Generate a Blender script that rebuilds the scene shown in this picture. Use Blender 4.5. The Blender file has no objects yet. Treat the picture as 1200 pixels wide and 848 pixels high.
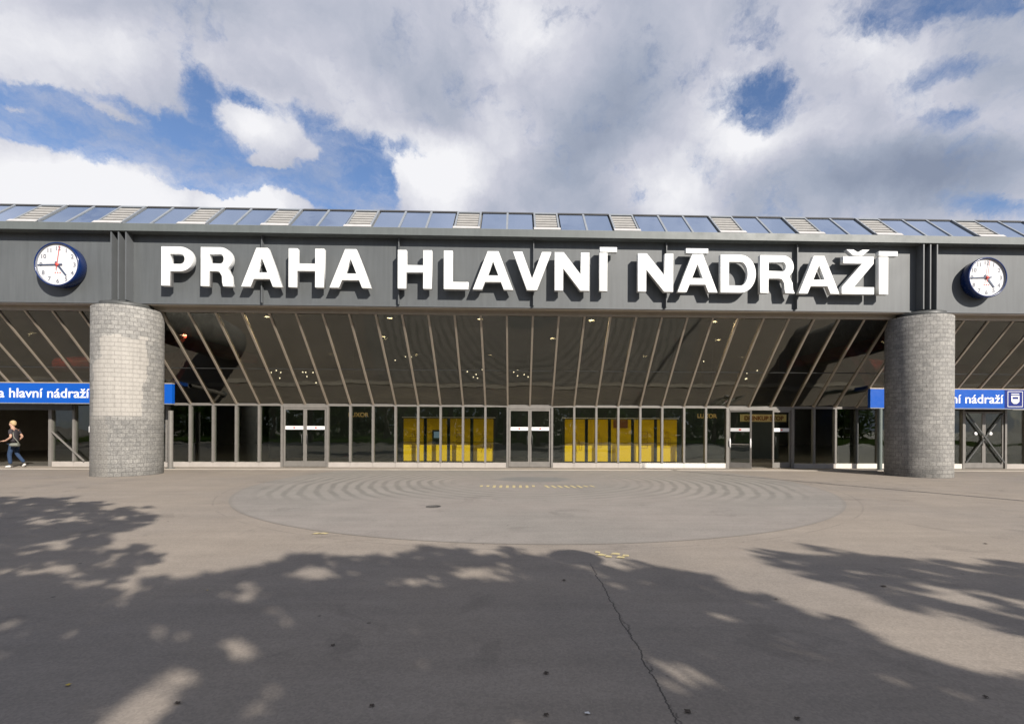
import bpy, math, random
from mathutils import noise as mnoise
from mathutils import Vector, Matrix, Quaternion
R_ = math.radians
random.seed(7)
sc = bpy.context.scene
COL = sc.collection

# ------------------------------------------------------------------ camera
EYE = Vector((-0.598, 0.0, 1.6)); YAW = -0.0271; ROLL = 0.0046
FPX = 560.0; CX, CY = 618.8, 501.3          # principal point in a 1200 x 848 picture
cam = bpy.data.cameras.new('camera'); camo = bpy.data.objects.new('camera', cam); COL.objects.link(camo)
cam.sensor_fit = 'HORIZONTAL'; cam.sensor_width = 36.0; cam.lens = FPX/1200*36
cam.shift_x = -(CX-600)/1200; cam.shift_y = (CY-424)/1200
cam.clip_start = 0.05; cam.clip_end = 3000
camo.matrix_world = Matrix.Translation(EYE) @ (Matrix.Rotation(YAW, 4, 'Z') @ Matrix.Rotation(R_(90), 4, 'X') @ Matrix.Rotation(ROLL, 4, 'Z'))
sc.camera = camo

def ray(u, v):
    a, b = u-CX, v-CY
    c, s = math.cos(ROLL), math.sin(ROLL)
    a, b = a*c+b*s, -a*s+b*c
    d = Vector((a/FPX, 1.0, -b/FPX)); d.rotate(Matrix.Rotation(YAW, 3, 'Z'))
    return d
def at(u, v, Y):
    d = ray(u, v); t = Y/d.y
    return EYE + d*t
def gr(u, v, z=0.0):
    d = ray(u, v); t = (z-EYE.z)/d.z
    return EYE + d*t

# ------------------------------------------------------------------ light
SUNV = Vector((0.963, -1.333, 1.0))          # towards the sun
sun = bpy.data.lights.new('sun', 'SUN'); suno = bpy.data.objects.new('sun', sun); COL.objects.link(suno)
sun.energy = 5.0; sun.angle = R_(0.45); sun.color = (1.0, 0.93, 0.84)
suno.rotation_euler = (-SUNV).to_track_quat('-Z', 'Y').to_euler(); suno.location = (20, -28, 21)
SUN_EL = math.atan2(SUNV.z, math.hypot(SUNV.x, SUNV.y)); SUN_AZ = math.atan2(SUNV.x, SUNV.y)

sc.view_settings.view_transform = 'Standard'; sc.view_settings.look = 'None'
sc.view_settings.gamma = 1.0; sc.view_settings.use_curve_mapping = False
sc.view_settings.exposure = 0.56
sc.render.engine = 'CYCLES'
sc.cycles.use_denoising = True
sc.cycles.max_bounces = 7; sc.cycles.diffuse_bounces = 3; sc.cycles.glossy_bounces = 4
sc.cycles.transparent_max_bounces = 16; sc.cycles.transmission_bounces = 4
sc.cycles.sample_clamp_indirect = 6.0
sc.cycles.caustics_reflective = False; sc.cycles.caustics_refractive = False

# ---------------------------------------------------------------- node help
class NT:
    def __init__(s, tree): s.t = tree; s.n = tree.nodes; s.l = tree.links
    def put(s, sock, v):
        if hasattr(v, 'is_linked') or isinstance(v, bpy.types.NodeSocket): s.l.new(v, sock)
        elif v is not None: sock.default_value = v
    def node(s, typ, **kw):
        n = s.n.new(typ)
        for k, v in kw.items(): setattr(n, k, v)
        return n
    def math(s, op, a, b=None, c=None, clamp=False):
        n = s.node('ShaderNodeMath', operation=op, use_clamp=clamp)
        s.put(n.inputs[0], a)
        if b is not None: s.put(n.inputs[1], b)
        if c is not None: s.put(n.inputs[2], c)
        return n.outputs[0]
    def vmath(s, op, a, b=None, scale=None):
        n = s.node('ShaderNodeVectorMath', operation=op)
        s.put(n.inputs[0], a)
        if b is not None: s.put(n.inputs[1], b)
        if scale is not None: s.put(n.inputs[3], scale)
        return n.outputs['Value'] if op in ('DOT_PRODUCT', 'LENGTH', 'DISTANCE') else n.outputs[0]
    def mix(s, f, a, b, blend='MIX'):
        n = s.node('ShaderNodeMix', data_type='RGBA', blend_type=blend)
        s.put(n.inputs[0], f); s.put(n.inputs[6], a); s.put(n.inputs[7], b)
        return n.outputs[2]
    def noise(s, vec, scale, detail=3, rough=0.55, dist=0.0, out='Fac'):
        n = s.node('ShaderNodeTexNoise'); s.put(n.inputs['Vector'], vec)
        n.inputs['Scale'].default_value = scale; n.inputs['Detail'].default_value = detail
        n.inputs['Roughness'].default_value = rough; n.inputs['Distortion'].default_value = dist
        return n.outputs[out]
    def ramp(s, f, a, b, va=0.0, vb=1.0, smooth=True):
        n = s.node('ShaderNodeMapRange', interpolation_type='SMOOTHSTEP' if smooth else 'LINEAR')
        s.put(n.inputs[0], f); n.inputs[1].default_value = a; n.inputs[2].default_value = b
        n.inputs[3].default_value = va; n.inputs[4].default_value = vb
        return n.outputs[0]
    def sep(s, v):
        n = s.node('ShaderNodeSeparateXYZ'); s.put(n.inputs[0], v); return n.outputs
    def comb(s, x, y, z):
        n = s.node('ShaderNodeCombineXYZ')
        for i, v in enumerate((x, y, z)): s.put(n.inputs[i], v)
        return n.outputs[0]
def c4(c): return (c[0], c[1], c[2], 1.0)

# --------------------------------------------------------------------- sky
world = bpy.data.worlds.new('World'); sc.world = world; world.use_nodes = True
wt = NT(world.node_tree); world.node_tree.nodes.clear()
wout = wt.node('ShaderNodeOutputWorld'); wbg = wt.node('ShaderNodeBackground')
wbg.inputs['Strength'].default_value = 0.09
sky = wt.node('ShaderNodeTexSky', sky_type='NISHITA'); sky.sun_disc = False
sky.sun_elevation = SUN_EL; sky.sun_rotation = SUN_AZ; sky.air_density = 1.0; sky.dust_density = 0.6; sky.ozone_density = 2.2
tc = wt.node('ShaderNodeTexCoord'); D = tc.outputs['Generated']
def blob(u, v, su, sv, ang=0.0):
    """soft patch of cloud or clear sky round the direction (u, v); 1 at its middle, 0 at its edge"""
    c = ray(u, v); c = c/c.y
    mp = wt.node('ShaderNodeMapping', vector_type='TEXTURE'); wt.put(mp.inputs[0], PW)
    mp.inputs['Location'].default_value = (c.x, c.z, 0); mp.inputs['Rotation'].default_value = (0, 0, -R_(ang))
    mp.inputs['Scale'].default_value = (su/FPX, sv/FPX, 1)
    return wt.math('SUBTRACT', 1.0, wt.vmath('LENGTH', mp.outputs[0]), clamp=True)
# warped direction so that patches get ragged cloud edges
wn = wt.noise(D, 5.0, 10, 0.68, 0.0, 'Color')
DW = wt.vmath('ADD', D, wt.vmath('SCALE', wt.vmath('SUBTRACT', wn, (0.5, 0.5, 0.5)), scale=0.10))
_x, _y, _z = wt.sep(DW)[:3]
_y = wt.math('MAXIMUM', _y, 0.02)
PW = wt.comb(wt.math('DIVIDE', _x, _y), wt.math('DIVIDE', _z, _y), 0.0)     # where the ray meets a far upright plane ahead
def total(bl, soft=True):
    out = None
    for b in bl:
        w = b[5] if len(b) > 5 else 1.0
        v = blob(*b[:5]); 
        if w != 1.0: v = wt.math('MULTIPLY', v, w)
        out = v if out is None else wt.math('ADD' if soft else 'MAXIMUM', out, v)
    return out
gap = total([(-20,125,130,52,4,1.8),(110,142,130,46,8,1.7),(235,182,110,56,22,1.8),(345,222,140,36,0,1.8),(425,212,66,56,0,1.6),(232,100,26,62,-28,1.1),
             (300,120,120,22,30,1.2),(385,165,66,24,50,1.3),(250,215,60,26,30,1.0),(492,180,50,20,12,1.3),
             (888,119,74,42,0,1.2),(1062,8,100,58,-8,1.2),(1108,90,84,22,-14,1.0),(1115,140,56,20,-24,.95),(1165,4,80,30,0,.9),(1160,243,80,18,12,1.0),(40,100,60,22,6,.9)])
fill = total([(318,150,74,34,24,1.3),(318,197,34,12,0,1.6),(80,238,180,60,12,4.6),(-10,215,130,64,4,4.0),(305,250,60,30,0,4.2),(215,248,66,30,0,3.6),
              (10,116,46,12,10,1.3),(150,128,70,10,22,1.1),(540,215,92,70,0,3.0),(886,126,24,7,0,.55),(400,222,40,8,0,1.0)])
wisp = wt.noise(wt.vmath('ADD', DW, wt.vmath('SCALE', wt.vmath('SUBTRACT', wt.noise(D, 14.0, 4, .6, 0, 'Color'), (.5, .5, .5)), scale=.08)), 13.0, 10, 0.64)
field = wt.math('SUBTRACT', gap, fill)
field = wt.math('ADD', field, wt.math('MULTIPLY', wt.math('SUBTRACT', wisp, 0.5), 2.3))
back = wt.noise(D, 2.2, 5, 0.55)                       # broken cloud elsewhere in the sky
dy = wt.sep(D)[1]
bmask = wt.ramp(dy, 0.35, 0.0)
field = wt.math('ADD', field, wt.math('MULTIPLY', bmask, wt.math('MULTIPLY', wt.math('SUBTRACT', back, 0.42), 2.4)))
clear = wt.ramp(field, 0.02, 0.85)
veil = wt.ramp(wt.noise(wt.vmath('MULTIPLY', DW, (1.0, 1.0, 2.2)), 5.0, 9, 0.7), 0.42, 0.72, 0.0, 0.62)
clear = wt.math('MULTIPLY', clear, wt.math('SUBTRACT', 1.0, veil))
# brightness of the cloud: thick grey bellies, bright sunlit heads
lit = total([(640,45,130,80,0,.95),(500,200,90,60,10,1.5),(600,175,80,70,-30,.8),(880,165,150,90,0,1.2),(780,220,100,60,20,1.1),(1020,55,150,80,20,.9),(860,60,120,70,10,.5),
             (90,225,240,80,8,1.8),(310,150,100,55,20,1.3),(305,245,80,40,0,1.6),(60,45,240,70,10,.75),(330,60,180,90,20,.45),(1140,150,90,80,0,.35),(420,130,110,60,20,.4)])
dark = total([(720,130,130,120,20,.9),(700,40,110,90,0,.45),(980,205,240,50,-5,1.0),(1130,200,180,60,0,.7),(500,110,140,80,20,.45),(200,5,250,40,0,.35),(660,190,90,70,0,.55),(1180,90,120,70,0,.4),(560,60,70,60,0,.3)])
bill = wt.noise(DW, 6.0, 9, 0.62, 0.3)
fine = wt.noise(DW, 3.0, 6, 0.5)
val = wt.math('ADD', 0.50, wt.math('MULTIPLY', lit, 0.50))
val = wt.math('SUBTRACT', val, wt.math('MULTIPLY', dark, 0.46))
val = wt.math('ADD', val, wt.math('MULTIPLY', wt.math('SUBTRACT', bill, 0.5), 0.80))
val = wt.math('ADD', val, wt.math('MULTIPLY', wt.math('SUBTRACT', fine, 0.5), 0.42), clamp=True)
cr = wt.node('ShaderNodeValToRGB'); wt.put(cr.inputs[0], val)
el = cr.color_ramp.elements
el[0].position = 0.0; el[0].color = (0.17, 0.20, 0.27, 1)
el[1].position = 1.0; el[1].color = (0.62, 0.62, 0.64, 1)
e = el.new(0.30); e.color = (0.25, 0.28, 0.35, 1)
e = el.new(0.62); e.color = (0.39, 0.40, 0.46, 1)
CLOUD_GAIN = 1/0.09
cl = wt.vmath('SCALE', cr.outputs[0], scale=CLOUD_GAIN)
skc = wt.mix(1.0, sky.outputs[0], (0.94, 0.99, 1.12, 1), 'MULTIPLY')
final = wt.mix(clear, cl, skc)
wt.put(wbg.inputs['Color'], final); world.node_tree.links.new(wbg.outputs[0], wout.inputs[0])

# --------------------------------------------------------------- materials
MATS = {}
def new_mat(name):
    m = bpy.data.materials.new(name); m.use_nodes = True
    nt = NT(m.node_tree); b = m.node_tree.nodes['Principled BSDF']
    MATS[name] = m
    return m, nt, b
def simple(name, col, rough=0.6, metal=0.0, var=0.12, scale=3.0, bump=0.0, bscale=60.0, streak=0.0, spec=0.5):
    m, nt, b = new_mat(name)
    tcn = nt.node('ShaderNodeTexCoord'); ob = tcn.outputs['Object']
    geo = nt.node('ShaderNodeNewGeometry').outputs['Position']
    n = nt.noise(geo, scale, 5, 0.6)
    k = nt.ramp(n, 0.25, 0.75, 1-var, 1+var, False)
    c = nt.vmath('SCALE', c4(col)[:3], scale=k)
    if streak:
        sx = nt.vmath('MULTIPLY', geo, (5.0, 5.0, 0.35))
        s2 = nt.ramp(nt.noise(sx, 1.6, 5, 0.65), 0.35, 0.75, 1+streak*.4, 1-streak, False)
        c = nt.vmath('SCALE', c, scale=s2)
    nt.put(b.inputs['Base Color'], c)
    b.inputs['Roughness'].default_value = rough; b.inputs['Metallic'].default_value = metal
    b.inputs['Specular IOR Level'].default_value = spec
    nt.put(b.inputs['Roughness'], nt.ramp(nt.noise(geo, scale*2.3, 3), 0.2, 0.8, max(0.02, rough-.08), min(1, rough+.08), False))
    if bump:
        bn = nt.node('ShaderNodeBump'); bn.inputs['Strength'].default_value = bump; bn.inputs['Distance'].default_value = 0.01
        nt.put(bn.inputs['Height'], nt.noise(geo, bscale, 4, 0.6)); nt.put(b.inputs['Normal'], bn.outputs[0])
    return m
simple('fascia_metal', (0.098, 0.106, 0.110), 0.5, 0.0, 0.10, 0.5, 0, streak=0.15)
simple('cornice_metal', (0.118, 0.132, 0.130), 0.5, 0.0, 0.10, 1.2, 0, streak=0.1)
simple('fin_metal', (0.10, 0.107, 0.112), 0.5, 0, 0.08, 2.0)
simple('bronze_frame', (0.40, 0.345, 0.28), 0.45, 0.25, 0.10, 4.0)
simple('steel_frame', (0.20, 0.188, 0.172), 0.42, 0.2, 0.12, 5.0)
simple('dark_frame', (0.06, 0.062, 0.06), 0.5, 0, 0.15, 5.0)
simple('white_letter', (0.74, 0.755, 0.75), 0.35, 0, 0.04, 1.5, streak=0.10)
simple('plinth_stone', (0.36, 0.33, 0.30), 0.7, 0, 0.12, 2.5, 0.3, 90)
simple('plinth_sunlit', (0.62, 0.59, 0.54), 0.7, 0, 0.10, 2.5, 0.2, 90)  # paler twin of the grey plinth, direct sun put into its colour
simple('kerb_stone', (0.36, 0.325, 0.28), 0.8, 0, 0.12, 1.5, 0.3, 70)
simple('sign_blue', (0.0, 0.078, 0.42), 0.35, 0, 0.03, 2.0)
simple('sign_navy', (0.0, 0.012, 0.16), 0.35, 0, 0.03, 2.0)
simple('sign_white', (0.80, 0.80, 0.80), 0.4, 0, 0.02, 2.0)
simple('clock_blue', (0.003, 0.018, 0.095), 0.25, 0, 0.05, 3.0)
simple('clock_face', (0.66, 0.66, 0.67), 0.3, 0, 0.01, 3.0)
simple('clock_ink', (0.05, 0.07, 0.12), 0.5)
simple('clock_grey', (0.16, 0.17, 0.20), 0.5)
simple('clock_red', (0.70, 0.08, 0.06), 0.5)
simple('roof_deck', (0.16, 0.16, 0.155), 0.8, 0, 0.2, 0.6)
simple('skylight_frame', (0.25, 0.27, 0.29), 0.4, 0.2, 0.12, 3.0)
simple('skylight_cap', (0.055, 0.055, 0.055), 0.6, 0, 0.15, 3.0)
simple('louver_tan', (0.30, 0.29, 0.27), 0.6, 0, 0.15, 4.0)
simple('louver_sill', (0.45, 0.44, 0.43), 0.5, 0, 0.1, 4.0)
simple('inside_floor', (0.10, 0.095, 0.085), 0.35, 0, 0.1, 1.0)
simple('inside_ceiling', (0.10, 0.095, 0.08), 0.7, 0, 0.15, 0.7)
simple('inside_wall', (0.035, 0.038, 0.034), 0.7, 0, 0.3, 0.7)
simple('inside_red', (0.30, 0.02, 0.015), 0.5, 0, 0.1, 1.0)
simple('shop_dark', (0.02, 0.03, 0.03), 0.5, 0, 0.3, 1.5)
simple('locker_yellow', (0.75, 0.47, 0.0), 0.4, 0, 0.04, 2.0)
simple('locker_dark', (0.03, 0.035, 0.03), 0.5)
simple('locker_trim', (0.45, 0.42, 0.36), 0.5)
simple('brown_panel', (0.20, 0.07, 0.02), 0.5)
simple('gold_letter', (0.70, 0.50, 0.20), 0.5)
simple('board_cream', (0.62, 0.52, 0.25), 0.6)
simple('post_green', (0.13, 0.155, 0.145), 0.5, 0, 0.1, 3.0)
simple('lamp_metal', (0.10, 0.11, 0.11), 0.5)
simple('bark', (0.10, 0.075, 0.055), 0.9, 0, 0.3, 6.0, 0.8, 20)
simple('skin', (0.42, 0.25, 0.18), 0.55, 0, 0.05)
simple('hair_blond', (0.42, 0.30, 0.16), 0.7, 0, 0.2, 60)
simple('shirt_dark', (0.035, 0.03, 0.035), 0.85, 0, 0.15, 14)
simple('jeans', (0.018, 0.040, 0.09), 0.9, 0, 0.25, 12)
simple('shoe_white', (0.55, 0.54, 0.52), 0.6)
simple('bag_grey', (0.16, 0.165, 0.14), 0.8, 0, 0.2, 20)
simple('dry_leaf', (0.045, 0.032, 0.022), 0.8)
simple('yellow_leaf', (0.50, 0.36, 0.05), 0.8)
simple('paper', (0.75, 0.74, 0.72), 0.8)
simple('iron', (0.07, 0.065, 0.06), 0.7, 0, 0.3, 30)

def paint_mat():
    m, nt, b = new_mat('worn_paint')
    geo = nt.node('ShaderNodeNewGeometry').outputs['Position']
    w = nt.ramp(nt.noise(geo, 14, 5, 0.7), 0.30, 0.52)
    nt.put(b.inputs['Base Color'], nt.mix(w, (0.25, 0.225, 0.19, 1), (0.48, 0.40, 0.20, 1)))
    b.inputs['Roughness'].default_value = 0.8
paint_mat()

def glass(name, tint, refl=1.0, rough=0.0, wav=0.0, rtint=(1, 1, 1)):
    m = bpy.data.materials.new(name); m.use_nodes = True; MATS[name] = m
    nt = NT(m.node_tree); m.node_tree.nodes.clear()
    out = nt.node('ShaderNodeOutputMaterial'); mx = nt.node('ShaderNodeMixShader')
    tr = nt.node('ShaderNodeBsdfTransparent'); gl = nt.node('ShaderNodeBsdfGlossy')
    tr.inputs[0].default_value = c4(tint); gl.inputs['Color'].default_value = c4(rtint)
    gl.inputs['Roughness'].default_value = rough
    fr = nt.node('ShaderNodeLayerWeight'); fr.inputs[0].default_value = 0.5
    f = nt.math('ADD', 0.043*refl, nt.math('MULTIPLY', nt.math('POWER', fr.outputs['Facing'], 5.0), 1-0.043*refl), clamp=True)
    nt.put(mx.inputs[0], f)
    nt.l.new(tr.outputs[0], mx.inputs[1]); nt.l.new(gl.outputs[0], mx.inputs[2])
    if wav:
        geo = nt.node('ShaderNodeNewGeometry').outputs['Position']
        bn = nt.node('ShaderNodeBump'); bn.inputs['Strength'].default_value = wav; bn.inputs['Distance'].default_value = 0.02
        nt.put(bn.inputs['Height'], nt.noise(geo, 0.9, 2, 0.5)); nt.put(gl.inputs['Normal'], bn.outputs[0]); nt.put(fr.inputs['Normal'], bn.outputs[0])
    nt.l.new(mx.outputs[0], out.inputs[0])
    return m
glass('bronze_glass', (0.42, 0.41, 0.36), 2.9, 0.015, 0.45, (0.97, 1.0, 0.95))
glass('front_glass', (0.82, 0.85, 0.82), 1.4, 0.0, 0.25, (0.95, 1.0, 0.97))
glass('skylight_glass', (0.05, 0.06, 0.08), 21.0, 0.04, 0.3, (0.75, 0.85, 1.0))

def emit(name, col, strength):
    m = bpy.data.materials.new(name); m.use_nodes = True; MATS[name] = m
    nt = NT(m.node_tree); m.node_tree.nodes.clear()
    out = nt.node('ShaderNodeOutputMaterial'); e = nt.node('ShaderNodeEmission')
    e.inputs[0].default_value = c4(col); e.inputs[1].default_value = strength
    nt.l.new(e.outputs[0], out.inputs[0])
emit('lamp_glow', (1.0, 0.80, 0.50), 26.0)
emit('lamp_bulb', (1.0, 0.92, 0.75), 7.0)
emit('screen_glow', (0.35, 0.5, 0.6), 0.25)

# leaves: slightly translucent
def leaf_mat(name, c1, c2):
    m = bpy.data.materials.new(name); m.use_nodes = True; MATS[name] = m
    nt = NT(m.node_tree); m.node_tree.nodes.clear()
    out = nt.node('ShaderNodeOutputMaterial'); mx = nt.node('ShaderNodeMixShader'); mx.inputs[0].default_value = 0.42
    d = nt.node('ShaderNodeBsdfDiffuse'); t = nt.node('ShaderNodeBsdfTranslucent')
    geo = nt.node('ShaderNodeNewGeometry').outputs['Position']
    c = nt.mix(nt.ramp(nt.noise(geo, 1.3, 4), 0.3, 0.7), c4(c1), c4(c2))
    nt.put(d.inputs[0], c); nt.put(t.inputs[0], c)
    nt.l.new(d.outputs[0], mx.inputs[1]); nt.l.new(t.outputs[0], mx.inputs[2]); nt.l.new(mx.outputs[0], out.inputs[0])
leaf_mat('foliage', (0.05, 0.10, 0.018), (0.11, 0.18, 0.035))
leaf_mat('grass', (0.05, 0.10, 0.02), (0.09, 0.14, 0.03))

# plaza asphalt / inset circle
RING_C = (0.0, 14.35); RING_R = 7.8
def ground_mat(name, inset):
    m, nt, b = new_mat(name)
    geo = nt.node('ShaderNodeNewGeometry').outputs['Position']
    x, y, z = nt.sep(geo)[:3]
    base = (0.243, 0.219, 0.198, 1) if inset else (0.256, 0.221, 0.185, 1)
    big = nt.noise(geo, 0.22, 5, 0.55); mid = nt.noise(geo, 1.3, 6, 0.65)
    c = nt.mix(nt.ramp(big, 0.35, 0.68), base, (0.222, 0.197, 0.173, 1) if not inset else (0.214, 0.200, 0.182, 1))
    c = nt.vmath('SCALE', c, scale=nt.ramp(mid, 0.2, 0.8, 0.88, 1.10, False))
    # aggregate speckle
    vo = nt.node('ShaderNodeTexVoronoi'); nt.put(vo.inputs['Vector'], geo); vo.inputs['Scale'].default_value = 70.0
    sp = nt.sep(vo.outputs['Color'])[0]
    c = nt.vmath('SCALE', c, scale=nt.ramp(sp, 0.0, 1.0, 0.90, 1.11, False))
    vg = nt.node('ShaderNodeTexVoronoi'); nt.put(vg.inputs['Vector'], geo); vg.inputs['Scale'].default_value = 1.9
    gs_ = nt.math('MULTIPLY', nt.ramp(vg.outputs['Distance'], 0.045, 0.025), nt.math('GREATER_THAN', nt.sep(vg.outputs['Color'])[1], 0.45))
    c = nt.vmath('SCALE', c, scale=nt.math('SUBTRACT', 1.0, nt.math('MULTIPLY', gs_, 0.5)))
    # long drag marks and wear stains
    dm = nt.noise(nt.vmath('MULTIPLY', geo, (0.35, 2.6, 1.0)), 1.1, 6, 0.7)
    c = nt.vmath('SCALE', c, scale=nt.ramp(dm, 0.35, 0.62, 1.05, 0.93, False))
    st = nt.ramp(nt.noise(geo, 0.9, 5, 0.65, 0.8), 0.58, 0.66, 1.0, 0.86)
    c = nt.vmath('SCALE', c, scale=st)
    dx = nt.math('SUBTRACT', x, RING_C[0]); dyy = nt.math('SUBTRACT', y, RING_C[1])
    r = nt.math('SQRT', nt.math('ADD', nt.math('MULTIPLY', dx, dx), nt.math('MULTIPLY', dyy, dyy)))
    if inset:
        rr = nt.math('ADD', r, nt.math('MULTIPLY', nt.math('SUBTRACT', nt.noise(geo, 0.5, 4, 0.6), 0.5), 0.42))
        s = nt.math('SINE', nt.math('MULTIPLY', rr, 2*math.pi/0.33))
        band = nt.ramp(s, -0.4, 0.9)
        mk = nt.math('MULTIPLY', nt.ramp(y, 9.9, 12.0), nt.ramp(r, 2.0, 3.2))
        mk = nt.math('MULTIPLY', mk, nt.ramp(r, 7.7, 6.7))
        mk = nt.math('MULTIPLY', mk, nt.ramp(nt.noise(geo, 0.55, 3), 0.32, 0.58, 0.35, 1.0))
        c = nt.mix(nt.math('MULTIPLY', nt.math('MULTIPLY', mk, band), 0.46), c, (0.125, 0.122, 0.108, 1))
        inv = nt.math('MULTIPLY', nt.math('SUBTRACT', 1.0, band), mk)
        c = nt.mix(nt.math('MULTIPLY', inv, 0.30), c, (0.30, 0.28, 0.25, 1))
        # darker grey oval at the middle
        ov = nt.math('ADD', nt.math('POWER', nt.math('DIVIDE', dx, 1.25), 2.0), nt.math('POWER', nt.math('DIVIDE', nt.math('SUBTRACT', y, 14.9), 0.85), 2.0))
        c = nt.mix(nt.ramp(nt.math('ADD', ov, nt.math('MULTIPLY', mid, .8)), 1.5, 0.9, 0, 0.55), c, (0.13, 0.14, 0.14, 1))
        edge = nt.ramp(r, RING_R-0.10, RING_R-0.03, 0.0, 0.45)
        c = nt.mix(edge, c, (0.175, 0.16, 0.14, 1))
    else:
        # long crack running away from the viewer, with side hairs
        wob = nt.math('MULTIPLY', nt.math('SUBTRACT', nt.noise(nt.vmath('MULTIPLY', geo, (0.0, 1.0, 0.0)), 2.4, 8, 0.75), 0.5), 0.16)
        cd = nt.math('ABSOLUTE', nt.math('ADD', nt.math('SUBTRACT', x, 0.30), wob))
        ck = nt.math('MULTIPLY', nt.ramp(cd, 0.009, 0.002), nt.ramp(y, 5.75, 5.45))
        wob2 = nt.math('MULTIPLY', nt.math('SUBTRACT', nt.noise(nt.vmath('MULTIPLY', geo, (0.0, 1.0, 0.0)), 5.1, 8, 0.8), 0.5), 0.28)
        cd2 = nt.math('ABSOLUTE', nt.math('ADD', nt.math('SUBTRACT', x, 0.31), wob2))
        ck2 = nt.math('MULTIPLY', nt.math('MULTIPLY', nt.ramp(cd2, 0.010, 0.002), nt.ramp(y, 4.6, 4.1)), nt.ramp(mid, .42, .52))
        c = nt.mix(nt.math('MULTIPLY', nt.math('MAXIMUM', ck, ck2), 0.85), c, (0.035, 0.032, 0.03, 1))
        ring = nt.ramp(nt.math('ABSOLUTE', nt.math('SUBTRACT', r, RING_R+0.28)), 0.03, 0.008, 0, 0.35)
        ring = nt.math('MULTIPLY', ring, nt.ramp(mid, 0.4, 0.55))
        c = nt.mix(ring, c, (0.13, 0.115, 0.10, 1))
    nt.put(b.inputs['Base Color'], c)
    b.inputs['Roughness'].default_value = 0.82; b.inputs['Specular IOR Level'].default_value = 0.3
    bn = nt.node('ShaderNodeBump'); bn.inputs['Strength'].default_value = 0.22; bn.inputs['Distance'].default_value = 0.004
    nt.put(bn.inputs['Height'], nt.math('ADD', vo.outputs['Distance'], nt.noise(geo, 160, 3, 0.6)))
    nt.put(b.inputs['Normal'], bn.outputs[0])
ground_mat('plaza_asphalt', False); ground_mat('plaza_inset', True)

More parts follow.
